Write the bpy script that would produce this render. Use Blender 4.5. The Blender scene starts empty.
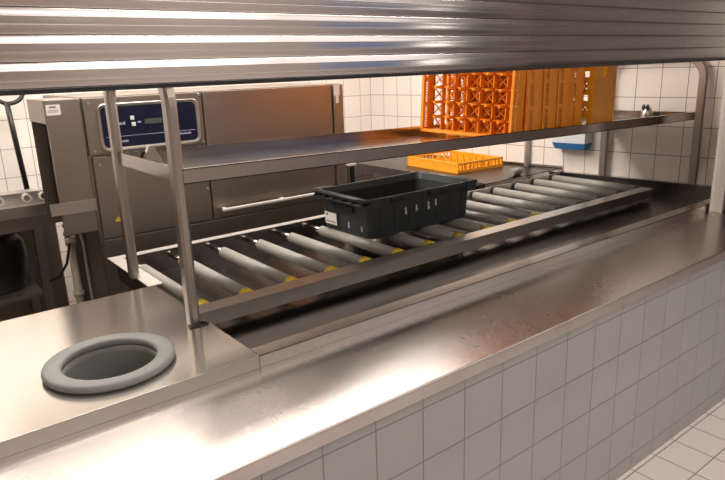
import bpy, bmesh, math, random
from mathutils import Vector, Matrix
random.seed(7)
S = bpy.context.scene
COL = S.collection

# ------------------------------------------------------------------ camera
yaw, pitch, roll = 0.656563, 0.269743, 0.034370
cy, sy, cp, sp = math.cos(yaw), math.sin(yaw), math.cos(pitch), math.sin(pitch)
F = Vector((sy*cp, cy*cp, -sp)); r0 = Vector((cy, -sy, 0)); d0 = F.cross(r0)
c_, s_ = math.cos(roll), math.sin(roll)
RT = c_*r0 + s_*d0; DN = -s_*r0 + c_*d0
cam = bpy.data.cameras.new('camera'); camo = bpy.data.objects.new('camera', cam); COL.objects.link(camo)
cam.sensor_width = 36; cam.lens = 630.53/725*36; cam.clip_start = 0.02; cam.clip_end = 60
m = Matrix((RT, -DN, -F)).transposed().to_4x4(); m.translation = Vector((0, 0, 1.65)); camo.matrix_world = m
S.camera = camo

# ------------------------------------------------------------------ world, lights, exposure
W = bpy.data.worlds.new('world'); S.world = W; W.use_nodes = True
W.node_tree.nodes['Background'].inputs[0].default_value = (1, .85, .72, 1)
W.node_tree.nodes['Background'].inputs[1].default_value = 0.02
S.view_settings.view_transform = 'Standard'; S.view_settings.look = 'None'
S.view_settings.exposure = 0.0; S.view_settings.gamma = 1.0; S.view_settings.use_curve_mapping = False

def area(name, loc, sx, sy_, power, col, rot=(0, 0, 0)):
    l = bpy.data.lights.new(name, 'AREA'); l.shape = 'RECTANGLE'; l.size = sx; l.size_y = sy_
    l.energy = power; l.color = col
    o = bpy.data.objects.new(name, l); COL.objects.link(o); o.location = loc; o.rotation_euler = rot
    return o
WARM = (1.0, .915, .83)
area('kitchen_lamp', (1.0, 2.75, 2.66), 1.3, .35, 46, WARM)
area('kitchen_lamp', (2.9, 3.05, 2.66), 1.3, .35, 30, WARM)
area('kitchen_lamp', (1.5, 3.35, 2.66), 2.4, .3, 54, WARM)
area('kitchen_lamp', (-0.3, 4.25, 2.66), 1.0, .3, 20, WARM)  # extra light, added to brighten the back wall mirrored in the left plate
area('hall_lamp', (0.2, -0.8, 2.66), 2.6, 1.6, 27, (1, .925, .875))
area('hall_lamp', (3.4, -0.8, 2.66), 3.6, 1.6, 21, (1, .925, .875))
area('hatch_lamp', (1.6, 0.90, 2.66), 3.2, .06, 22, (1, .93, .87))
area('hall_wall_lamp', (8.2, -2.55, 1.80), 2.0, .6, 15, (1, .9, .82), (math.pi/2, 0, 0))

# ------------------------------------------------------------------ materials
def newmat(name):
    M = bpy.data.materials.new(name); M.use_nodes = True
    return M, M.node_tree, M.node_tree.nodes['Principled BSDF']
def mat(name, col, rough=.5, metal=0.0, noise=0.0, nscale=30, bump=0.0, spec=None, coat=0):
    M, T, B = newmat(name)
    B.inputs['Base Color'].default_value = (*col, 1); B.inputs['Roughness'].default_value = rough
    B.inputs['Metallic'].default_value = metal
    if coat: B.inputs['Coat Weight'].default_value = coat
    if noise or bump:
        tc = T.nodes.new('ShaderNodeTexCoord'); n = T.nodes.new('ShaderNodeTexNoise')
        n.inputs['Scale'].default_value = nscale; n.inputs['Detail'].default_value = 5
        T.links.new(tc.outputs['Object'], n.inputs['Vector'])
        if noise:
            mx = T.nodes.new('ShaderNodeMapRange')
            mx.inputs['To Min'].default_value = max(.02, rough-noise); mx.inputs['To Max'].default_value = rough+noise
            mx.inputs['From Min'].default_value = .3; mx.inputs['From Max'].default_value = .7
            T.links.new(n.outputs['Fac'], mx.inputs['Value']); T.links.new(mx.outputs['Result'], B.inputs['Roughness'])
        if bump:
            b = T.nodes.new('ShaderNodeBump'); b.inputs['Strength'].default_value = bump; b.inputs['Distance'].default_value = .002
            T.links.new(n.outputs['Fac'], b.inputs['Height']); T.links.new(b.outputs['Normal'], B.inputs['Normal'])
    return M
def steel_mat(name, col, rough, var=.1, brush=(3, 60, 60), bump=.06, smear=0.0, smearcol=(.4, .33, .29)):
    """stainless sheet: brushed grain, uneven wear, optional stains"""
    M, T, B = newmat(name); N = T.nodes; L = T.links
    B.inputs['Metallic'].default_value = 1.0
    tc = N.new('ShaderNodeTexCoord')
    mp = N.new('ShaderNodeMapping'); mp.inputs['Scale'].default_value = brush; L.new(tc.outputs['Object'], mp.inputs['Vector'])
    g = N.new('ShaderNodeTexNoise'); g.inputs['Scale'].default_value = 6; g.inputs['Detail'].default_value = 4; L.new(mp.outputs[0], g.inputs['Vector'])
    w = N.new('ShaderNodeTexNoise'); w.inputs['Scale'].default_value = 4; w.inputs['Detail'].default_value = 5; w.inputs['Roughness'].default_value = .6
    L.new(tc.outputs['Object'], w.inputs['Vector'])
    mr = N.new('ShaderNodeMapRange'); mr.inputs['From Min'].default_value = .25; mr.inputs['From Max'].default_value = .75
    mr.inputs['To Min'].default_value = max(.05, rough-var); mr.inputs['To Max'].default_value = rough+var
    L.new(w.outputs['Fac'], mr.inputs['Value']); L.new(mr.outputs[0], B.inputs['Roughness'])
    b = N.new('ShaderNodeBump'); b.inputs['Strength'].default_value = bump; b.inputs['Distance'].default_value = .001
    L.new(g.outputs['Fac'], b.inputs['Height']); L.new(b.outputs['Normal'], B.inputs['Normal'])
    if smear:
        rp = N.new('ShaderNodeMapRange'); rp.inputs['From Min'].default_value = .3; rp.inputs['From Max'].default_value = .8
        rp.inputs['To Max'].default_value = smear
        L.new(w.outputs['Fac'], rp.inputs['Value'])
        mx = N.new('ShaderNodeMix'); mx.data_type = 'RGBA'
        mx.inputs['A'].default_value = (*col, 1); mx.inputs['B'].default_value = (*smearcol, 1)
        L.new(rp.outputs[0], mx.inputs['Factor']); L.new(mx.outputs['Result'], B.inputs['Base Color'])
    else:
        B.inputs['Base Color'].default_value = (*col, 1)
    return M
def tile_mat(name, w, h, ox, oz, col, mortar, rough=.18, ax=('X', 'Z'), msize=.0022, var=.04):
    M, T, B = newmat(name); N = T.nodes; L = T.links
    tc = N.new('ShaderNodeTexCoord'); sx = N.new('ShaderNodeSeparateXYZ'); L.new(tc.outputs['Object'], sx.inputs[0])
    cb = N.new('ShaderNodeCombineXYZ')
    for k, (a, o) in enumerate(zip(ax, (ox, oz))):
        ad = N.new('ShaderNodeMath'); ad.operation = 'ADD'; ad.inputs[1].default_value = 100*(w, h)[k] - o
        L.new(sx.outputs[a], ad.inputs[0]); L.new(ad.outputs[0], cb.inputs[k])
    br = N.new('ShaderNodeTexBrick'); br.offset = 0; br.squash = 1
    br.inputs['Scale'].default_value = 1; br.inputs['Brick Width'].default_value = w; br.inputs['Row Height'].default_value = h
    br.inputs['Mortar Size'].default_value = msize; br.inputs['Mortar Smooth'].default_value = .1
    br.inputs['Color1'].default_value = (*col, 1); br.inputs['Color2'].default_value = (*[c*(1-var) for c in col], 1)
    br.inputs['Mortar'].default_value = (*mortar, 1)
    L.new(cb.outputs[0], br.inputs['Vector']); L.new(br.outputs['Color'], B.inputs['Base Color'])
    mr = N.new('ShaderNodeMapRange'); mr.inputs['To Min'].default_value = rough; mr.inputs['To Max'].default_value = .8
    L.new(br.outputs['Fac'], mr.inputs['Value']); L.new(mr.outputs[0], B.inputs['Roughness'])
    b = N.new('ShaderNodeBump'); b.invert = True; b.inputs['Strength'].default_value = .5; b.inputs['Distance'].default_value = .002
    L.new(br.outputs['Fac'], b.inputs['Height']); L.new(b.outputs['Normal'], B.inputs['Normal'])
    return M

M = {}
M['counter'] = steel_mat('counter_steel', (.55, .52, .50), .26, .035, (3, 30, 30), .0, .6, (.42, .35, .315))
M['plate'] = steel_mat('table_steel', (.72, .695, .66), .19, .015, (3, 40, 40), .0, .3, (.55, .49, .42))
M['steel'] = steel_mat('steel', (.60, .57, .54), .30, .03, (3, 60, 60), .03)
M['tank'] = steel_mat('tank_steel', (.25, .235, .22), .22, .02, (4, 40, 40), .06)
M['machine'] = steel_mat('machine_steel', (.34, .30, .265), .44, .03, (60, 60, 3), .05)
M['tube'] = steel_mat('tube_steel', (.43, .40, .375), .36, .05, (60, 60, 4), .04)
M['tray'] = steel_mat('tray_steel', (.46, .435, .415), .16, .02, (3, 60, 60), .02)
M['edge'] = steel_mat('edge_steel', (.58, .55, .51), .48, .03)
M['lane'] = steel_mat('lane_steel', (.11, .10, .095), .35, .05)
M['roller'] = mat('roller_grey', (.27, .257, .235), .42, 0, .08, 40)
M['slat'] = steel_mat('slat_aluminium', (.80, .78, .775), .22, .03, (2, 40, 40), .02)
M['alu'] = mat('pale_aluminium', (.82, .79, .75), .35, .3)
M['orange'] = mat('orange_plastic', (.82, .28, .015), .38, 0, .08, 20)
M['orange_b'] = mat('orange_plastic_bright', (.95, .40, .02), .38, 0, .08, 20)
M['orange_t'] = mat('orange_plastic_dull', (.62, .26, .045), .45, 0, .08, 20)
M['crate'] = mat('charcoal_plastic', (.032, .038, .041), .42, 0, .1, 25, .05)
M['crate_in'] = mat('black_plastic', (.014, .016, .017), .40)
M['rubber'] = mat('grey_rubber', (.22, .23, .222), .62, 0, .06, 40, .05)
M['chute'] = mat('dark_rubber', (.20, .21, .19), .7)
M['black'] = mat('black', (.008, .008, .009), .45)
M['yellow'] = mat('yellow_plastic', (.72, .52, .02), .45)
M['navy'] = mat('navy_panel', (.005, .007, .030), .25)
M['white'] = mat('white_plastic', (.80, .78, .74), .4)
M['paper'] = mat('paper', (.78, .74, .70), .7)
M['ink'] = mat('dark_ink', (.12, .11, .11), .7)
M['lcd'] = mat('green_grey_display', (.075, .085, .07), .3)
M['panel_print'] = mat('pale_print', (.42, .45, .60), .5)
M['blue'] = mat('blue_plastic', (.02, .16, .42), .35)
M['clearish'] = mat('pale_grey_plastic', (.60, .64, .66), .3)
M['brass'] = mat('pale_brass_fitting', (.62, .56, .45), .35, .8)
M['pvc'] = mat('white_pvc_pipe', (.50, .47, .42), .4)
M['tile_wall'] = tile_mat('kitchen_tiles_end', .157, .181, 2.545, 1.032, (.80, .74, .69), (.20, .165, .15), ax=('X', 'Z'))
M['tile_back'] = tile_mat('kitchen_tiles_back', .18, .181, .65, 1.032, (.82, .76, .71), (.30, .25, .23), ax=('X', 'Z'))
M['tile_front'] = tile_mat('counter_tiles', .167, .167, .726, .738, (.43, .43, .425), (.25, .243, .237), .16, ('X', 'Z'))
M['tile_floor'] = tile_mat('hall_floor_tiles', .1665, .1665, .736, .945, (.84, .77, .73), (.36, .30, .27), .35, ('X', 'Y'), .003)
M['floor_k'] = tile_mat('kitchen_floor_tiles', .15, .15, 0, 0, (.16, .13, .115), (.07, .06, .055), .4, ('X', 'Y'), .003)
M['plaster'] = mat('warm_plaster', (.62, .55, .49), .8)
M['hall_wall'] = mat('hall_wall_paint', (.74, .67, .62), .7)
M['hall_red'] = mat('red_brown_paint', (.17, .115, .10), .6)
M['hall_grey'] = mat('hall_end_paint', (.24, .225, .22), .7)
M['ceiling'] = mat('white_ceiling', (.72, .68, .63), .85)

# ------------------------------------------------------------------ helpers
def link(o): COL.objects.link(o); return o
def empty(name, loc=(0, 0, 0), rz=0, label=None, cat=None, group=None):
    o = link(bpy.data.objects.new(name, None)); o.location = loc; o.rotation_euler = (0, 0, rz)
    o.empty_display_size = .05
    tag(o, label, cat, group); return o
def tag(o, label=None, cat=None, group=None, kind=None):
    if label: o['label'] = label
    if cat: o['category'] = cat
    if group: o['group'] = group
    if kind: o['kind'] = kind
    return o
class MB:
    def __init__(self): self.b = bmesh.new(); self.smooth = set()
    def _xf(self, vs, M4):
        if M4 is not None: bmesh.ops.transform(self.b, matrix=M4, verts=vs)
    def box(self, x0, x1, y0, y1, z0, z1, M4=None, bevel=0):
        r = bmesh.ops.create_cube(self.b, size=1); vs = r['verts']
        bmesh.ops.scale(self.b, vec=(abs(x1-x0), abs(y1-y0), abs(z1-z0)), verts=vs)
        bmesh.ops.translate(self.b, vec=((x0+x1)/2, (y0+y1)/2, (z0+z1)/2), verts=vs)
        if bevel:
            es = list({e for v in vs for e in v.link_edges})
            g = bmesh.ops.bevel(self.b, geom=es, offset=bevel, segments=2, profile=.5, affect='EDGES')
            vs = list({v for f in g['faces'] for v in f.verts} | {v for v in vs if v.is_valid})
        self._xf(vs, M4); return self
    def cyl(self, p, q, r, r2=None, n=20, cap=True):
        p, q = Vector(p), Vector(q); d = q-p
        R = bmesh.ops.create_cone(self.b, cap_ends=cap, segments=n, radius1=r, radius2=r if r2 is None else r2, depth=d.length)
        M4 = Matrix.Translation((p+q)/2) @ d.to_track_quat('Z', 'Y').to_matrix().to_4x4()
        bmesh.ops.transform(self.b, matrix=M4, verts=R['verts'])
        for f in {f for v in R['verts'] for f in v.link_faces}:
            if len(f.verts) == 4: f.smooth = True
        return self
    def loft(self, rings, closed_ring=True, caps=True, smooth=True, closed_path=False):
        V = [[self.b.verts.new(p) for p in r] for r in rings]; n = len(V[0])
        last = len(V) if closed_path else len(V)-1
        for i in range(last):
            a, b = V[i], V[(i+1) % len(V)]
            for j in range(n if closed_ring else n-1):
                k = (j+1) % n
                f = self.b.faces.new((a[j], a[k], b[k], b[j])); f.smooth = smooth
        if caps and not closed_path and closed_ring:
            self.b.faces.new(V[0][::-1]); self.b.faces.new(V[-1])
        return self
    def lathe(self, prof, c=(0, 0, 0), n=48, closed=True):
        rings = []
        for i in range(n):
            a = 2*math.pi*i/n
            rings.append([(c[0]+r*math.cos(a), c[1]+r*math.sin(a), c[2]+z) for r, z in prof])
        return self.loft(rings, closed_ring=closed, caps=False, closed_path=True)
    def tube(self, pts, r, n=10):
        pts = [Vector(p) for p in pts]; rings = []
        up = Vector((0, 0, 1))
        for i, p in enumerate(pts):
            t = (pts[min(i+1, len(pts)-1)] - pts[max(i-1, 0)]).normalized()
            a = t.cross(up)
            if a.length < .05: a = t.cross(Vector((1, 0, 0)))
            a.normalize(); b = a.cross(t)
            rings.append([p + r*(math.cos(2*math.pi*k/n)*a + math.sin(2*math.pi*k/n)*b) for k in range(n)])
        return self.loft(rings)
    def sweep_yz(self, path, x, w, d, closed=False):
        """flat bar (w across X, d in the bending plane) swept along a YZ path"""
        rings = []; P = [Vector((0, *p)) for p in path]
        for i, p in enumerate(P):
            t = (P[min(i+1, len(P)-1)] - P[max(i-1, 0)]).normalized(); nrm = Vector((0, -t.z, t.y))
            bev = min(w, d)*.25; q = []
            for sx, sn in ((-1, -1), (1, -1), (1, 1), (-1, 1)):
                q.append((sx, sn))
            prof = [(-w/2+bev, -d/2), (w/2-bev, -d/2), (w/2, -d/2+bev), (w/2, d/2-bev), (w/2-bev, d/2), (-w/2+bev, d/2), (-w/2, d/2-bev), (-w/2, -d/2+bev)]
            rings.append([Vector((x+a, 0, 0)) + p + nrm*b for a, b in prof])
        return self.loft(rings, smooth=False)
    def prism(self, pts, z0, z1):
        a = [self.b.verts.new((x, y, z0)) for x, y in pts]; b = [self.b.verts.new((x, y, z1)) for x, y in pts]
        n = len(pts)
        self.b.faces.new(a[::-1]); self.b.faces.new(b)
        for i in range(n): self.b.faces.new((a[i], a[(i+1) % n], b[(i+1) % n], b[i]))
        return self
    def build(self, name, m, parent=None, label=None):
        bmesh.ops.recalc_face_normals(self.b, faces=self.b.faces)
        me = bpy.data.meshes.new(name); self.b.to_mesh(me); self.b.free(); me.materials.append(m)
        o = link(bpy.data.objects.new(name, me))
        if parent is not None: o.parent = parent
        if label: o['label'] = label
        return o
def copy_tree(o, parent=None):
    c = o.copy(); link(c)
    if parent is not None: c.parent = parent
    for ch in list(o.children): copy_tree(ch, c)
    return c
def struct(name, mb, m): return tag(mb.build(name, m), kind='structure')

# ------------------------------------------------------------------ structure
TW = .139990                      # the end wall stands slightly askew
def wallX(y): return 3.95 - math.tan(TW)*(y-2.4)
struct('floor', MB().box(-2.2, 10.4, -2.6, 1.13, -.05, 0), M['tile_floor'])
struct('floor_kitchen', MB().box(-2.2, 10.4, 1.13, 4.9, -.05, 0), M['floor_k'])
struct('ceiling', MB().box(-2.2, 10.4, -2.6, 4.9, 2.7, 2.75), M['ceiling'])
struct('wall_back', MB().box(-2.2, 3.75, 4.543, 4.65, 0, 2.7), M['tile_back'])
struct('wall_left', MB().box(-2.2, -2.1, -2.6, 4.65, 0, 2.7), M['plaster'])
o = struct('wall_right', MB().box(1.60, 4.9, -.12, 0, 0, 2.7), M['tile_wall'])
# local x runs along the wall (distance), outward face is local y=0
ang = math.pi/2 + TW
o.location = (wallX(0), 0, 0); o.rotation_euler = (0, 0, ang)
struct('wall_front', MB().box(-2.1, 3.60, 1.13, 1.25, 0, .79), M['tile_front'])
struct('wall_upper', MB().box(-2.1, 5.2, 1.50, 1.62, 2.18, 2.7), M['plaster'])
struct('wall_jamb', MB().box(3.605, 10.4, 1.13, 1.47, 0, 2.7).box(3.550, 3.605, 1.425, 1.47, .832, 2.18), M['hall_red'])
struct('wall_hall_right', MB().box(10.3, 10.4, -2.6, 1.13, 0, 2.7), M['hall_grey'])
struct('wall_hall_back', MB().box(-2.2, 10.4, -2.7, -2.6, 0, 2.7), M['hall_wall'])

E_, ET, EB = newmat('blue_glow')  # unseen glowing panel, added to give the shutter slats a bluish reflection
EB.inputs['Emission Color'].default_value = (.32, .42, .70, 1); EB.inputs['Emission Strength'].default_value = .42
EB.inputs['Base Color'].default_value = (.05, .06, .09, 1)
struct('glow_panel_1', MB().box(3.3, 6.2, -2.6, -2.585, 1.0, 2.2), E_)

# ------------------------------------------------------------------ serving counter
cnt = empty('serving_counter', (1.3, 1.3, .79), 0, 'long low stainless counter on the tiled front wall, worn and scratched', 'counter')
cp_ = [(.185, .0402), (-.194, .0402), (-.1975, .0395), (-.1995, .0375), (-.200, .034), (-.200, .0), (-.196, .0), (-.196, .001), (.185, .001)]
mb = MB(); mb.loft([[(x, y, z) for y, z in cp_] for x in (-3.3, 2.24)], smooth=False)
mb.build('worktop', M['counter'], cnt)

# ------------------------------------------------------------------ waste table (left, closed top with a hole)
wt = empty('waste_table', (0, 0, 0), 0, 'raised stainless table top on the left with a round waste hole', 'table')
mb = MB(); b = mb.b
HC = (.418, 1.712); HR = .135
x0, x1, y0, y1 = -1.0, .757, 1.484, 2.29
n = 48; inner = []; outer = []
for i in range(n):
    a = 2*math.pi*i/n; ca, sa = math.cos(a), math.sin(a)
    inner.append((HC[0]+HR*ca, HC[1]+HR*sa))
    t = min(((x1-HC[0])/ca if ca > 1e-6 else (x0-HC[0])/ca if ca < -1e-6 else 1e9), ((y1-HC[1])/sa if sa > 1e-6 else (y0-HC[1])/sa if sa < -1e-6 else 1e9))
    outer.append([HC[0]+t*ca, HC[1]+t*sa])
for cx, cyy in ((x0, y0), (x1, y0), (x1, y1), (x0, y1)):
    k = min(range(n), key=lambda i: (outer[i][0]-cx)**2+(outer[i][1]-cyy)**2); outer[k] = [cx, cyy]
def ringv(pts, z): return [b.verts.new((p[0], p[1], z)) for p in pts]
it, ot, ib, ob = ringv(inner, .870), ringv(outer, .870), ringv(inner, .864), ringv(outer, .864)
for i in range(n):
    j = (i+1) % n
    b.faces.new((it[i], it[j], ot[j], ot[i])); b.faces.new((ib[i], ob[i], ob[j], ib[j]))
    b.faces.new((ot[i], ot[j], ob[j], ob[i])); b.faces.new((it[i], ib[i], ib[j], it[j]))
mb.build('top_plate', M['plate'], wt)
MB().box(-1.0, .757, 1.4805, 1.4835, .8306, .8705).build('front_edge', M['steel'], wt)
MB().box(-1.0, .757, 2.287, 2.290, .82, .8635).build('rear_edge', M['steel'], wt)
for lx, ly in ((-.95, 1.56), (.68, 1.56), (-.95, 2.24), (.68, 2.24)):
    MB().box(lx-.018, lx+.018, ly-.018, ly+.018, 0, .8635).build('leg', M['tube'], wt)

wc = empty('waste_chute', (HC[0], HC[1], .87), 0, 'grey rubber ring around the waste hole in the left table', 'waste chute')
prof = [(.1285, -.004), (.1245, .006), (.1245, .013), (.127, .0185), (.133, .0215), (.150, .0235), (.166, .0225), (.1725, .0195), (.1755, .0135), (.1745, .006), (.170, .002), (.140, .0012)]
MB().lathe(prof).build('rim', M['rubber'], wc)
MB().lathe([(.1275, .0), (.127, -.02), (.118, -.30), (.114, -.30), (.123, -.02), (.1235, .0)]).lathe([(.001, -.298), (.116, -.298), (.116, -.302), (.001, -.302)]).build('sleeve', M['chute'], wc)

# ------------------------------------------------------------------ dish table with the trough
dt = empty('dish_table', (0, 0, 0), 0, 'stainless sorting table with a sunken trough in front of the rollers', 'table')
XE = lambda y: wallX(y)-.052
mb = MB()
mb.box(.759, 3.90, 1.4805, 1.535, .866, .870); mb.box(.759, 3.90, 1.4805, 1.4835, .8306, .869)
mb.build('front_edge', M['plate'], dt)
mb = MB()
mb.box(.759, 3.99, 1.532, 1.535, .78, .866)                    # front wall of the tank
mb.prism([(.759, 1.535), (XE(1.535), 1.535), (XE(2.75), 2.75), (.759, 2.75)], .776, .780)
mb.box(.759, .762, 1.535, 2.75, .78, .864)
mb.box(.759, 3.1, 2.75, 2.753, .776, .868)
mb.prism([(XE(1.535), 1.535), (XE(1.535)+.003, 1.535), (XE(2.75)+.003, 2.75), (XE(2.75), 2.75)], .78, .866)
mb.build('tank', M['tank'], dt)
MB().box(.735, 3.1, 2.753, 2.80, .866, .870).build('rear_edge', M['edge'], dt)
MB().prism([(.735, 2.292), (.792, 2.292), (.792, 2.753), (.735, 2.753)], .866, .870).build('left_edge', M['edge'], dt)
MB().prism([(XE(1.47), 1.535), (wallX(1.535)-.003, 1.535), (wallX(2.678)-.003, 2.678), (XE(2.678), 2.678), (XE(1.535), 1.5355)], .866, .870).prism([(wallX(2.678)-.018, 2.6785), (wallX(2.678)-.003, 2.6785), (wallX(4.5)-.003, 4.5), (wallX(4.5)-.018, 4.5)], .8855, .905).build('wall_edge', M['tray'], dt)
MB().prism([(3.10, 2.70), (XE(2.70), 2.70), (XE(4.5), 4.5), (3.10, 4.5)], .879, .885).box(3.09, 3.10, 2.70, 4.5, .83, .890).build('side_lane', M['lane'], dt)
for lx, ly in ((.80, 2.72), (2.0, 2.72), (3.12, 2.9), (3.12, 4.4), (3.7, 1.60), (2.2, 1.60)):
    MB().box(lx-.018, lx+.018, ly-.018, ly+.018, 0, .775 if ly < 2.75 else .829).build('leg', M['tube'], dt)

# ------------------------------------------------------------------ roller conveyor
rc = empty('roller_conveyor', (0, 0, 0), 0, 'roller conveyor of grey rollers between steel rails over the trough', 'conveyor')
mb = MB(); mb.box(.762, 3.705, 1.895, 1.972, .866, .870); mb.box(.762, 3.705, 1.895, 1.900, .822, .866); mb.box(.762, 3.705, 1.895, 1.93, .818, .822); mb.box(.762, 3.705, 1.968, 1.972, .80, .866)
mb.box(3.68, 3.705, 1.9005, 1.9675, .7805, .866)
mb.build('front_rail', M['steel'], rc)
mb = MB(); mb.box(2.78, XE(2.66)-.01, 2.655, 2.665, .80, .868)
for k in range(3): mb.box(2.85+k*.4, 2.88+k*.4, 2.656, 2.664, .7805, .80)
mb.build('rear_rail', M['steel'], rc)
xs = [.828, 1.004, 1.200, 1.390, 1.568, 1.752, 1.940, 2.130, 2.325, 2.522, 2.715, 2.935, 3.130, 3.345, 3.548, 3.755]
def roller(x, yellow):
    ye = 2.61 if x < 2.6 else 2.64
    o = MB().cyl((x, 2.0345, .8405), (x, ye, .8405), .0245, n=28).build('roller', M['roller'], rc)
    MB().cyl((x, 1.980, .8405), (x, 2.034, .8405), .0262, .0268, n=16).build('end_cap', M['yellow'] if yellow else M['black'], o, 'yellow end cap' if yellow else 'black end cap')
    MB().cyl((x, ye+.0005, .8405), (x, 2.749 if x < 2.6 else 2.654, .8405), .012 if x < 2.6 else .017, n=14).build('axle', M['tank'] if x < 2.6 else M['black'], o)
for i, x in enumerate(xs): roller(x, i < 11)

sr = MB().cyl((3.395, 2.735, .9115), (3.52, 2.760, .9115), .026, n=24).cyl((3.393, 2.7347, .9115), (3.395, 2.735, .9115), .010, n=12).build('loose_roller', M['roller'])
tag(sr, 'short pale roller lying at the back of the side lane by the tiles', 'roller')

# ------------------------------------------------------------------ over-shelf on two hoops
sh = empty('overshelf', (0, 0, 0), 0, 'long stainless tray shelf carried on two rounded hoops above the rollers', 'shelf')
def hoop(x, y0, y1, zb, zt, w, d, r=.10):
    path = [(y0, zb), (y0, zt-r)]
    for k in range(1, 9):
        a = math.pi - k*math.pi/16; path.append((y0+r+r*math.cos(a), zt-r+r*math.sin(a)))
    for k in range(0, 9):
        a = math.pi/2 - k*math.pi/16; path.append((y1-r+r*math.cos(a), zt-r+r*math.sin(a)))
    path.append((y1, zb))
    return path
lh = MB().sweep_yz(hoop(0, 0, .600, .8705, 1.655, .02, .05, .10), 0, .034, .050).build('hoop', M['tube'], sh)
lh.location = (.719, 1.842, 0); lh.rotation_euler = (0, 0, -.022)
MB().box(-.03, .032, -.048, -.0255, .0, .0045).box(.012, .022, -.042, -.032, .0045, .009).build('foot_bracket', M['black'], lh).location = (0, 0, .8704)
rp = [(y, z) for y, z in hoop(0, 0, .575, .8705, 1.645, .02, .045, .13)]
rh = MB().sweep_yz(rp, 0, .026, .048).build('hoop', M['tube'], sh)
rh.location = (3.995, 1.800, 0); rh.rotation_euler = (0, 0, TW)
def shz(x): return 1.368 - .0172*(x-.74)
def slab(mb, y0, y1, dz0, dz1, xa=.728, xb=3.975):
    ps = []
    for x in (xa, xb):
        z = shz(x); e = lambda y: x - (math.tan(TW)*(y-1.80) if x > 3 else 0)
        ps.append([(e(y0), y0, z+dz0), (e(y1), y1, z+dz0), (e(y1), y1, z+dz1), (e(y0), y0, z+dz1)])
    mb.loft(ps, smooth=False)
mb = MB()
slab(mb, 1.815, 1.8185, -.046, 0); slab(mb, 1.815, 1.832, -.003, 0)
slab(mb, 1.815, 2.405, -.046, -.043)
slab(mb, 2.402, 2.405, -.043, 0); slab(mb, 2.392, 2.405, -.003, 0)
mb.build('tray', M['tray'], sh)
for xa_, xb_ in ((.728, .734), (3.970, 3.975)):
    mb = MB(); slab(mb, 1.8185, 2.402, -.0425, 0, xa_, xb_); mb.build('end_lip', M['tray'], sh)
bk = MB().prism([(0, 0), (.075, 0), (.044, .062), (.026, .062)], -.012, .012).build('bracket', M['steel'], sh)
bk.rotation_euler = (math.pi/2, .0172, 0); bk.location = (.800, 2.375, shz(.80)-.0422)
kn = MB().lathe([(.001, .045), (.018, .042), (.034, .024), (.042, 0.0), (.001, 0.0)], n=20).build('clamp', M['steel'], sh)
kn.location = (3.865, 2.06, shz(3.9)-.0425+.0005); kn.scale = (1, 1, 1.75)
mb = MB(); mb.cyl((-.02, -.012, .036), (-.028, -.014, .044), .010, n=12); mb.cyl((-.02, .012, .036), (-.028, .014, .044), .010, n=12); mb.build('screw', M['black'], kn)

# ------------------------------------------------------------------ dishwasher
dw = empty('dishwasher', (0, 3.1, 0), 0, 'wide brown-grey stainless dishwasher with a navy control panel', 'dishwasher')
Y0 = 0.0; D = .75
mb = MB(); mb.box(.80, 2.28, .022, D, .12, 1.552); mb.box(.80, 2.28, .05, D, .10, .12)
for fx in (.86, 2.2):
    for fy in (.1, .65): mb.cyl((fx, fy, 0), (fx, fy, .10), .025)
mb.build('body', M['machine'], dw)
# control fascia with a rounded opening, built as a frame
MB().box(.805, 1.383, .004, .0215, 1.285, 1.548, bevel=.003).build('control_fascia', M['machine'], dw)
def rrect(x0, x1, z0, z1, r, n=6):
    p = []
    for cx, cz, a0 in ((x1-r, z1-r, 0), (x0+r, z1-r, 90), (x0+r, z0+r, 180), (x1-r, z0+r, 270)):
        for k in range(n+1):
            a = math.radians(a0+90*k/n); p.append((cx+r*math.cos(a), cz+r*math.sin(a)))
    return p
A, B2 = rrect(.862, 1.362, 1.297, 1.518, .035), rrect(.878, 1.346, 1.313, 1.502, .025)
mb = MB(); mb.loft([[(x, .0038, z) for x, z in A], [(x, -.004, z) for x, z in A], [(x, -.004, z) for x, z in [(a[0]*.7+b_[0]*.3, a[1]*.7+b_[1]*.3) for a, b_ in zip(A, B2)]], [(x, .0035, z) for x, z in B2]], caps=False)
mb.build('panel_bezel', M['steel'], dw)
mb = MB(); mb.loft([[(x, .0036, z) for x, z in B2], [(x, .0015, z) for x, z in B2]], smooth=False)
cpn = mb.build('control_panel', M['navy'], dw)
MB().box(1.080, 1.165, .0005, .0014, 1.412, 1.436).build('display', M['lcd'], cpn)
for (a, c) in ((1.012, 1.436), (1.016, 1.406)): MB().box(a, a+.019, -.0015, .0014, c, c+.019, bevel=.002).build('button', M['white'], cpn)
mb = MB()
for a, wd in ((.955, .014), (.973, .012)): mb.box(a, a+wd, .0006, .0014, 1.417, 1.427)
mb.box(.981, .985, .0006, .0014, 1.427, 1.432)
mb.box(1.046, 1.062, .0006, .0014, 1.420, 1.428)
mb.box(.89, 1.335, .0006, .0014, 1.3625, 1.3645)
for k in range(5): mb.box(.955+k*.0075, .960+k*.0075, .0006, .0014, 1.334, 1.344)
for k in range(8): mb.box(1.252+k*.0075, 1.257+k*.0075, .0006, .0014, 1.345, 1.353 + (.003 if k % 3 == 0 else 0))
mb.build('panel_print', M['panel_print'], cpn)
MB().box(1.392, 2.20, .004, .0215, .88, 1.548, bevel=.003).build('wash_door', M['machine'], dw)
MB().box(.815, 1.383, .004, .0215, .88, 1.276, bevel=.003).build('lower_panel', M['machine'], dw)
MB().box(.81, 2.20, .008, .0215, .14, .872, bevel=.003).build('base_panel', M['machine'], dw)
MB().box(2.208, 2.278, -.004, .0215, .3, 1.548, bevel=.003).build('side_strip', M['machine'], dw)
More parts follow.
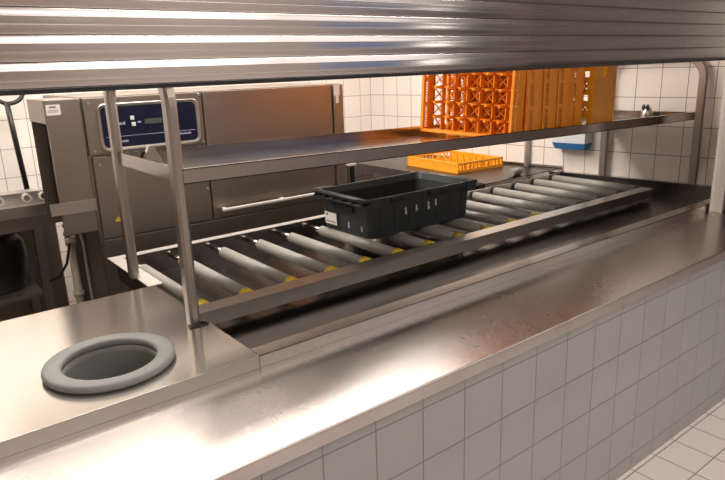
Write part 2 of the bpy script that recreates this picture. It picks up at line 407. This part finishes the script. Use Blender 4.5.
mb = MB(); mb.box(1.425, 2.19, -.045, -.028, .922, .938, bevel=.004)
for hx in (1.44, 1.80, 2.16): mb.box(hx, hx+.02, -.03, .0038, .924, .936)
mb.build('door_handle', M['alu'], dw)
for sx_, sz in ((.830, 1.525), (.830, 1.305), (1.372, 1.535), (1.372, 1.297), (.842, 1.24), (1.372, 1.05)):
    MB().cyl((sx_, .0042, sz), (sx_, -.003, sz), .007, n=12).build('bolt', M['steel'], dw)
MB().box(2.21, 2.252, -.0052, -.0042, 1.485, 1.545).box(2.223, 2.243, -.0052, -.0042, 1.442, 1.4845).build('sticker', M['paper'], dw, 'white paper sticker')
mb = MB(); mb.prism([(0, 0), (.03, 0), (.015, .027)], -.0006, .0)
tri = mb.build('warning_sign', M['yellow'], dw, 'yellow warning triangle'); tri.rotation_euler = (math.pi/2, 0, 0); tri.location = (.878, .0030, .957)
mb = MB(); mb.prism([(0.0135, .009), (.0165, .009), (.0165, .018), (.0135, .018)], .0002, .0008)
mb.build('exclamation_mark', M['ink'], tri)
# open loading hood on the left end
mb = MB()
mb.box(.645, .793, .0, .018, .93, 1.548, bevel=.002)           # front skirt
mb.box(.645, .80, .018, .34, 1.53, 1.548)                       # roof
mb.box(.640, .645, .0, .34, 1.445, 1.548)                       # end flange above the opening
mb.box(.645, .80, .335, .34, .93, 1.53)
mb.build('loading_hood', M['machine'], dw)
MB().box(.70, .703, .02, .333, .95, 1.528).build('hood_dark_sheet', M['black'], dw)  # black sheet stands in for the shade inside the hood
MB().box(.60, .80, -.004, .014, 1.03, 1.085).build('hood_rail', M['steel'], dw)
st = MB().box(.648, .708, -.0012, -.0002, 1.482, 1.528).build('sticker', M['paper'], dw, 'white paper sticker')
MB().box(.662, .690, -.0018, -.0012, 1.515, 1.521).box(.655, .700, -.0018, -.0012, 1.503, 1.5045).box(.655, .697, -.0018, -.0012, 1.496, 1.4975).build('sticker_print', M['ink'], st)

# ------------------------------------------------------------------ bench on the left, behind
bn = empty('side_bench', (0, 3.46, 0), 0, 'steel side bench running into the dishwasher hood at far left', 'bench')
MB().box(-.9, .69, 0, .54, 1.022, 1.032).box(-.9, .66, .0, .006, .975, 1.022).build('bench_top', M['steel'], bn)
MB().box(-.9, .69, .10, .16, 1.0325, 1.085).build('control_strip', M['steel'], bn)
for kx in (.46, .585, .665):
    k = MB().cyl((kx, .0995, 1.057), (kx, .078, 1.057), .022, n=20).build('knob', M['alu'], bn, 'pale round knob')
    MB().cyl((kx, .0775, 1.057), (kx, .0765, 1.057), .014, n=20).build('knob_face', M['black'] if kx > .6 else M['tube'], k)
MB().box(-.9, .64, .02, .05, .905, .972).build('apron', M['machine'], bn)
for lx in (-.85, .60):
    for ly in (.03, .46): MB().box(lx-.02, lx+.02, ly, ly+.04, 0, .972 if ly > .2 else .904).build('leg', M['tube'], bn)
MB().box(-1.2, .79, .545, .555, .05, 1.02).build('dark_backing', M['machine'], bn)  # added panel hiding the bright back wall, keeps the space under the bench dark
MB().box(-.83, .578, .03, .48, .548, .568).build('lower_shelf', M['machine'], bn)
MB().box(.66, .735, .0, .02, .975, 1.015).build('end_block', M['black'], bn)
def sack(cx, cy, sx, sy_, z0, z1, name, label):
    rings = []
    for i in range(9):
        t = i/8; z = z0+(z1-z0)*t; k = .82+.22*math.sin(math.pi*(.15+.7*t)) - (.0 if t < .9 else .1)
        rings.append([(cx+sx*k*math.cos(a)*(1+.06*math.sin(5*a+3*t)), cy+sy_*k*math.sin(a)*(1+.05*math.cos(4*a+2*t)), z) for a in [2*math.pi*j/28 for j in range(28)]])
    return tag(MB().loft(rings).build(name, M['black']), label, 'bin')
sack(.40, 3.72, .155, .15, .5685, .86, 'black_bin', 'black plastic bin on the lower shelf of the bench at far left')

# pipes under the hood
dp = empty('drain_pipe', (.735, 3.44, 0), 0, 'pale upright drain pipe with brass fittings left of the dishwasher', 'pipe')
MB().cyl((0, 0, 0), (0, 0, .80), .020, n=18).build('pipe', M['pvc'], dp)
MB().cyl((0, 0, .8005), (0, 0, .845), .027, n=18).build('collar', M['pvc'], dp)
MB().cyl((0, 0, .52), (0, 0, .545), .028, n=18).build('collar', M['pvc'], dp)
MB().cyl((-.01, 0, .846), (-.01, 0, .925), .013, n=14).cyl((-.01, 0, .856), (-.01, 0, .876), .020, n=14).cyl((-.01, 0, .898), (-.01, 0, .915), .018, n=14).build('valve', M['brass'], dp)
hs = MB().tube([(.752, 3.40, .905), (.765, 3.40, .905), (.775, 3.40, .88), (.785, 3.40, .80), (.785, 3.40, .65), (.788, 3.40, .45), (.782, 3.40, .2), (.77, 3.36, .012), (.76, 3.30, .009)], .008).build('water_hose', M['pvc'])
tag(hs, 'thin grey hose hanging beside the upright drain pipe', 'hose')
hs = MB().tube([(.60, 3.41, .64), (.65, 3.40, .66), (.69, 3.39, .72), (.715, 3.40, .80), (.72, 3.40, .82)], .007).build('drain_hose', M['black'])
tag(hs, 'thin black hose curving from the bench leg to the drain pipe', 'hose')
# black hose in front of the back wall
pts = [(.60, 4.40, 1.64), (.635, 4.40, 1.56), (.69, 4.39, 1.505), (.755, 4.39, 1.505), (.805, 4.40, 1.55), (.83, 4.42, 1.66)]
hz = empty('spray_hose', (.70, 4.4, 1.04), 0, 'black hose with a looped top hanging before the tiles at far left', 'hose')
def rel(ps): return [(x-.70, y-4.4, z-1.04) for x, y, z in ps]
def smoothpts(ps, k=4):
    ps = [Vector(p) for p in ps]; out = []
    for i in range(len(ps)-1):
        p0, p1, p2, p3 = ps[max(i-1, 0)], ps[i], ps[i+1], ps[min(i+2, len(ps)-1)]
        for s in range(k):
            t = s/k
            out.append(.5*((2*p1)+(p2-p0)*t+(2*p0-5*p1+4*p2-p3)*t*t+(3*p1-p0-3*p2+p3)*t**3))
    return out+[ps[-1]]
MB().tube(smoothpts(rel(pts)), .013).build('loop', M['black'], hz)
MB().tube(rel([(.705, 4.37, 1.505), (.715, 4.37, 1.30), (.735, 4.37, .92)]), .016).build('drop', M['black'], hz)
MB().box(-.012, .012, .0, .14, .60, .62).build('wall_hook', M['steel'], hz)

# ------------------------------------------------------------------ glass racks
def add_bar(mb, p, q, t, dx0, dx1):
    """thin rib in the base plane (x from dx0 to dx1), from p to q in (y,z), width t"""
    p, q = Vector(p), Vector(q); d = (q-p).normalized(); nn = Vector((-d.y, d.x))*t/2
    c = [p+nn, p-nn, q-nn, q+nn]
    mb.loft([[(dx0, v.x, v.y) for v in c], [(dx1, v.x, v.y) for v in c]], smooth=False)
RS, RD, NC = .50, .105, 7
def make_rack():
    root = empty('glass_rack')
    mb = MB(); st = RS/NC
    for i in range(1, NC):
        add_bar(mb, (0.006, i*st), (RS-.006, i*st), .0045, -.034, -.001); add_bar(mb, (i*st, .006), (i*st, RS-.006), .0045, -.0335, -.0015)
    for i in range(NC):
        for j in range(NC):
            a, b_ = i*st, j*st
            add_bar(mb, (a+.004, b_+.004), (a+st-.004, b_+st-.004), .004, -.009, -.002); add_bar(mb, (a+.004, b_+st-.004), (a+st-.004, b_+.004), .004, -.0085, -.0025)
    mb.build('lattice_base', M['orange'], root)
    def side(M4):
        mb = MB(); th = .006
        mb.box(-RD, -RD+.018, 0, RS, -.002, .011, M4); mb.box(-.058, 0, 0, RS, 0, th, M4); mb.box(-.012, 0, 0, RS, -.002, th, M4)
        nb = 40
        for k in range(nb+1):
            w = .014 if k % 10 == 0 else .0065
            y = (RS-w)*k/nb
            mb.box(-RD+.012, -.057, y, y+w, .0003, th-.0003, M4)
        return mb.build('side_wall', M['orange'], root)
    R = lambda a: Matrix.Translation((0, RS/2, RS/2)) @ Matrix.Rotation(a, 4, 'X') @ Matrix.Translation((0, -RS/2, -RS/2))
    for a in (0, math.pi/2, math.pi, -math.pi/2): side(R(a))
    peg = MB().cyl((-.030, 0, 0), (-.098, 0, 0), .0085, .0065, n=12).build('peg', M['orange'], root)
    first = True
    for i in range(1, NC):
        for j in range(1, NC):
            p = peg if first else peg.copy()
            if not first: link(p); p.parent = root
            first = False
            p.location = (0, i*st, j*st)
    return root
def shelf_floor(x): return shz(x) - .0428
rack = make_rack()
LAB = ['orange glass rack on its edge, open pegged face showing, nearest the dishwasher',
       'orange glass rack on its edge, second from the open pegged face on the shelf',
       'orange glass rack on its edge, middle one of the five upright racks',
       'orange glass rack on its edge, fourth from the dishwasher end of the shelf',
       'orange glass rack on its edge, touching the tall orange basket']
TILT = .0172
spots = [(2.400, 1.880, .185), (2.545, 1.885, .045), (2.662, 1.885, .03), (2.775, 1.885, .015), (2.885, 1.885, .0)]
for i, (x, y, a) in enumerate(spots):
    o = rack if i == 0 else copy_tree(rack)
    o.location = (x, y, shelf_floor(x)+.0046); o.rotation_euler = (.045 if i == 0 else 0, TILT, a)
    tag(o, LAB[i], 'rack', 'glass racks on the shelf')

bk = empty('orange_basket', (2.925, 1.850, shelf_floor(2.93)+.0035), 0, 'deep orange basket on its end with a plain side, right end of the racks', 'basket')
bk.rotation_euler = (0, TILT, 0)
mb = MB(); nb = 8; L_ = .50
for i in range(nb+1):
    mb.box(.0, .008, i*(L_-.030)/nb, i*(L_-.030)/nb+.030, .0, L_)
    mb.box(.001, .007, .0, L_, i*(L_-.030)/nb, i*(L_-.030)/nb+.030)
for i in range(nb):
    for j in range(nb):
        st = (L_-.030)/nb
        if j % 2: add_bar(mb, (i*st+.028, j*st+.028), (i*st+st+.002, j*st+st+.002), .010, .002, .006); add_bar(mb, (i*st+.028, j*st+st+.002), (i*st+st+.002, j*st+.028), .010, .0025, .0055)
mb.build('lattice_base', M['orange_b'], bk)
def bside(y0, y1, z0, z1): return MB().box(.0085, .19, y0, y1, z0, z1, bevel=.002)
mb = MB()
mb.box(.0085, .19, 0, .006, .0, .26); mb.box(.0085, .07, 0, .006, .26, .36); mb.box(.12, .19, 0, .006, .26, .36); mb.box(.0085, .19, 0, .006, .36, .50)
mb.box(.178, .192, -.004, .006, 0, .50)
mb.build('side_panel', M['orange_t'], bk)
MB().box(.068, .122, .006, .010, .255, .365).build('lit_handle_slot', M['orange_b'], bk)  # brighter orange stands in for light coming through the handle slot
bside(.494, .50, 0, .50).build('side_panel', M['orange_t'], bk)
bside(.0065, .4935, 0, .006).build('side_panel', M['orange_t'], bk)
bside(.0065, .4935, .494, .50).build('side_panel', M['orange_t'], bk)

# low rack on the side lane
lr = empty('plate_rack', (3.26, 3.09, .8853), -.06, 'low orange pegged rack lying flat on the table behind the crate', 'rack')
LX, LY, LZ = .452, .575, .074
mb = MB()
for i in range(8): mb.box(i*(LX-.01)/7, i*(LX-.01)/7+.01, 0, LY, 0, .008)
for i in range(9): mb.box(0, LX, i*(LY-.01)/8, i*(LY-.01)/8+.01, .001, .0075)
mb.build('lattice_base', M['orange_b'], lr)
def lside(ax, off):
    mb = MB(); n_ = 12; Ln = LX if ax == 'x' else LY
    def bx(a0, a1, z0, z1, t0=0, t1=.007):
        if ax == 'x': mb.box(a0, a1, off+t0, off+t1, z0, z1)
        else: mb.box(off+t0, off+t1, a0, a1, z0, z1)
    bx(0, Ln, LZ-.014, LZ, -.001, .008); bx(0, Ln, .008, .022); bx(0, Ln, .022, .066, .003, .0045) if ax == 'y' else None
    for k in range(n_+1): bx(k*(Ln-.010)/n_, k*(Ln-.010)/n_+.010, .020, LZ-.012, .0005, .0065)
    mb.build('side_wall', M['orange_b'], lr)
lside('x', 0); lside('x', LY-.007); lside('y', 0); lside('y', LX-.007)
peg = MB().box(-.008, .008, -.002, .002, .0, .055).build('peg', M['orange_b'], lr); first = True
for i in range(1, 7):
    for j in range(1, 8):
        p = peg if first else peg.copy()
        if not first: link(p); p.parent = lr
        first = False; p.location = (i*(LX-.01)/7+.005, j*(LY-.01)/8+.005, .0078)

# ------------------------------------------------------------------ crate on the rollers
cr = empty('storage_crate', (2.085, 2.405, .8655), 0, 'dark grey plastic crate with swing bars standing on the rollers', 'crate')
def rr3(hx, hy, z, r=.03, n=5): return [(x, y, z) for x, y in rrect(-hx, hx, -hy, hy, r, n)]
mb = MB()
mb.loft([rr3(.324, .185, 0), rr3(.328, .188, .004), rr3(.338, .198, .165), rr3(.352, .212, .168), rr3(.352, .212, .194), rr3(.342, .202, .194),
         rr3(.331, .192, .160), rr3(.321, .183, .010)], caps=False, smooth=False)
b = mb.b
for z, hx, hy in ((.0, .324, .185), (.010, .321, .183)):
    b.faces.new([b.verts.new(p) for p in rr3(hx, hy, z)])
bmesh.ops.remove_doubles(b, verts=b.verts, dist=1e-5)
body = mb.build('body', M['crate'], cr)
for k in range(7):
    x = -.27+.09*k
    for s in (-1, 1):
        mb = MB()
        mb.loft([[(x-.003, s*.1885, .02), (x+.003, s*.1885, .02), (x+.003, s*.1915, .02), (x-.003, s*.1915, .02)][::s], [(x-.003, s*.1975, .165), (x+.003, s*.1975, .165), (x+.003, s*.2005, .165), (x-.003, s*.2005, .165)][::s]], smooth=False)
        mb.build('rib', M['crate'], cr)
for s in (-1, 1):
    mb = MB(); mb.tube([(s*.346, -.218, .190), (s*.366, -.213, .188), (s*.368, .213, .188), (s*.346, .218, .190)], .008)
    mb.tube([(s*.346, -.217, .164), (s*.364, -.210, .163), (s*.366, .210, .163), (s*.346, .217, .164)], .007)
    for k in range(6): mb.box(s*.353, s*.372, -.19+.074*k, -.172+.074*k, .160, .190)
    mb.build('swing_bar', M['crate_in'], cr)
    MB().box(s*.338, s*.346, -.075, .085, .112, .142).build('hand_hole', M['black'], cr)
for sx_ in (-1, 1):
    for sy_ in (-1, 1): MB().box(sx_*.29, sx_*.354, sy_*.207, sy_*.220, .150, .198, bevel=.004).build('corner_block', M['crate'], cr)
for x0_, x1_ in ((-.22, -.14), (.02, .14)):
    MB().box(x0_, x1_, -.222, -.211, .166, .190, bevel=.003).build('catch', M['crate_in'], cr)
stk = MB().box(-.3348, -.3335, .070, .168, .056, .116).build('label', M['paper'], cr, 'white paper label')
stk.rotation_euler = (0, -.075, 0); stk.location = (-.0035, -.012, -.002)
MB().box(-.3356, -.3348, .08, .16, .068, .072).box(-.3356, -.3348, .14, .152, .100, .112).build('label_print', M['ink'], stk)
for x, z0, z1 in ((-.115, .09, .122), (-.045, .095, .125), (.035, .09, .13), (.085, .10, .135)):  # small pale raised marks on the crate walls
    MB().box(x-.004, x+.004, -.1985, -.192, z0, z1).box(x+.004, x+.008, -.1985, -.192, z0+.006, z0+.012).build('pale_mark', M['clearish'], cr, 'pale mark')
MB().box(-.3335, -.325, -.03, -.024, .03, .06).build('pale_mark', M['clearish'], cr, 'pale mark')
MB().box(-.3335, -.325, -.13, -.124, .03, .055).build('pale_mark', M['clearish'], cr, 'pale mark')

# ------------------------------------------------------------------ wall dispenser, pipe
ds = empty('wall_dispenser', (wallX(2.60)-.002, 2.60, 1.04), 0, 'pale dispenser with a blue underside on the tiled end wall below the shelf', 'dispenser')
ds.rotation_euler = (0, 0, TW); ds.scale = (1, .85, 1)
MB().prism([(-.10, -.14), (-.004, -.15), (-.004, .15), (-.10, .14)], .045, .25).build('body', M['clearish'], ds)
mb = MB(); mb.loft([[(-.004, -.13, 0), (-.004, .13, 0), (-.085, .12, 0), (-.085, -.12, 0)], [(-.004, -.15, .0445), (-.004, .15, .0445), (-.103, .142, .0445), (-.103, -.142, .0445)]], smooth=False)
mb.build('drip_tray', M['blue'], ds, 'blue underside')
wp = MB().cyl((wallX(2.95)-.025, 2.95, .8705), (wallX(2.95)-.025, 2.95, 2.70), .020, n=16).build('wall_pipe', M['white'])
tag(wp, 'white pipe up the tiled end wall left of the pale dispenser', 'pipe')
po = empty('steel_post', (2.65, 3.55, 0), 0, 'slim steel post with a pale cap in the gap behind the crate', 'post')
MB().box(-.02, .02, -.02, .02, 0, .975).build('post', M['black'], po); MB().box(-.032, .032, -.03, .03, .9755, .99).build('cap', M['alu'], po)

# ------------------------------------------------------------------ roller shutter
rs = empty('roller_shutter', (1.3, 1.44, 1.626), 0, 'half lowered aluminium roller shutter across the top of the hatch', 'shutter')
P = .0525; prof = [(.002, 0), (-.0015, .0006)]
y = -.0015; n_ = 30
for i in range(1, n_):
    t = i/n_
    if t < .34: a = -(15-7*t/.34)
    elif t < .68: a = -4+8*(t-.34)/.34
    else: a = 8+8*(t-.68)/.32
    y += math.tan(math.radians(a))*P/n_
    rg = sum(.0007*math.exp(-((t-c)/.018)**2) for c in (.34, .68))
    prof.append((y-rg, t*P))
prof += [(.002, P-.0003)]
back = [(.006, P), (.006, 0)]
for k in range(11):
    mb = MB(); ring = prof + back
    mb.loft([[(x, y, z+k*P) for y, z in ring] for x in (-2.6, 2.19)], smooth=True)
    o = mb.build('slat', M['slat'], rs)
    for p in o.data.polygons:
        if len(p.vertices) > 4 or abs(p.normal.y) < .02 and abs(p.normal.z) > .9: p.use_smooth = False
MB().box(-2.6, 2.19, -.006, .010, -.010, -.0004).build('bottom_seal', M['black'], rs)
MB().box(2.205, 2.211, -.030, .030, -.795, .60).box(2.193, 2.205, -.030, -.024, -.795, .60).box(2.193, 2.205, .024, .030, -.795, .60).build('guide_rail', M['alu'], rs)
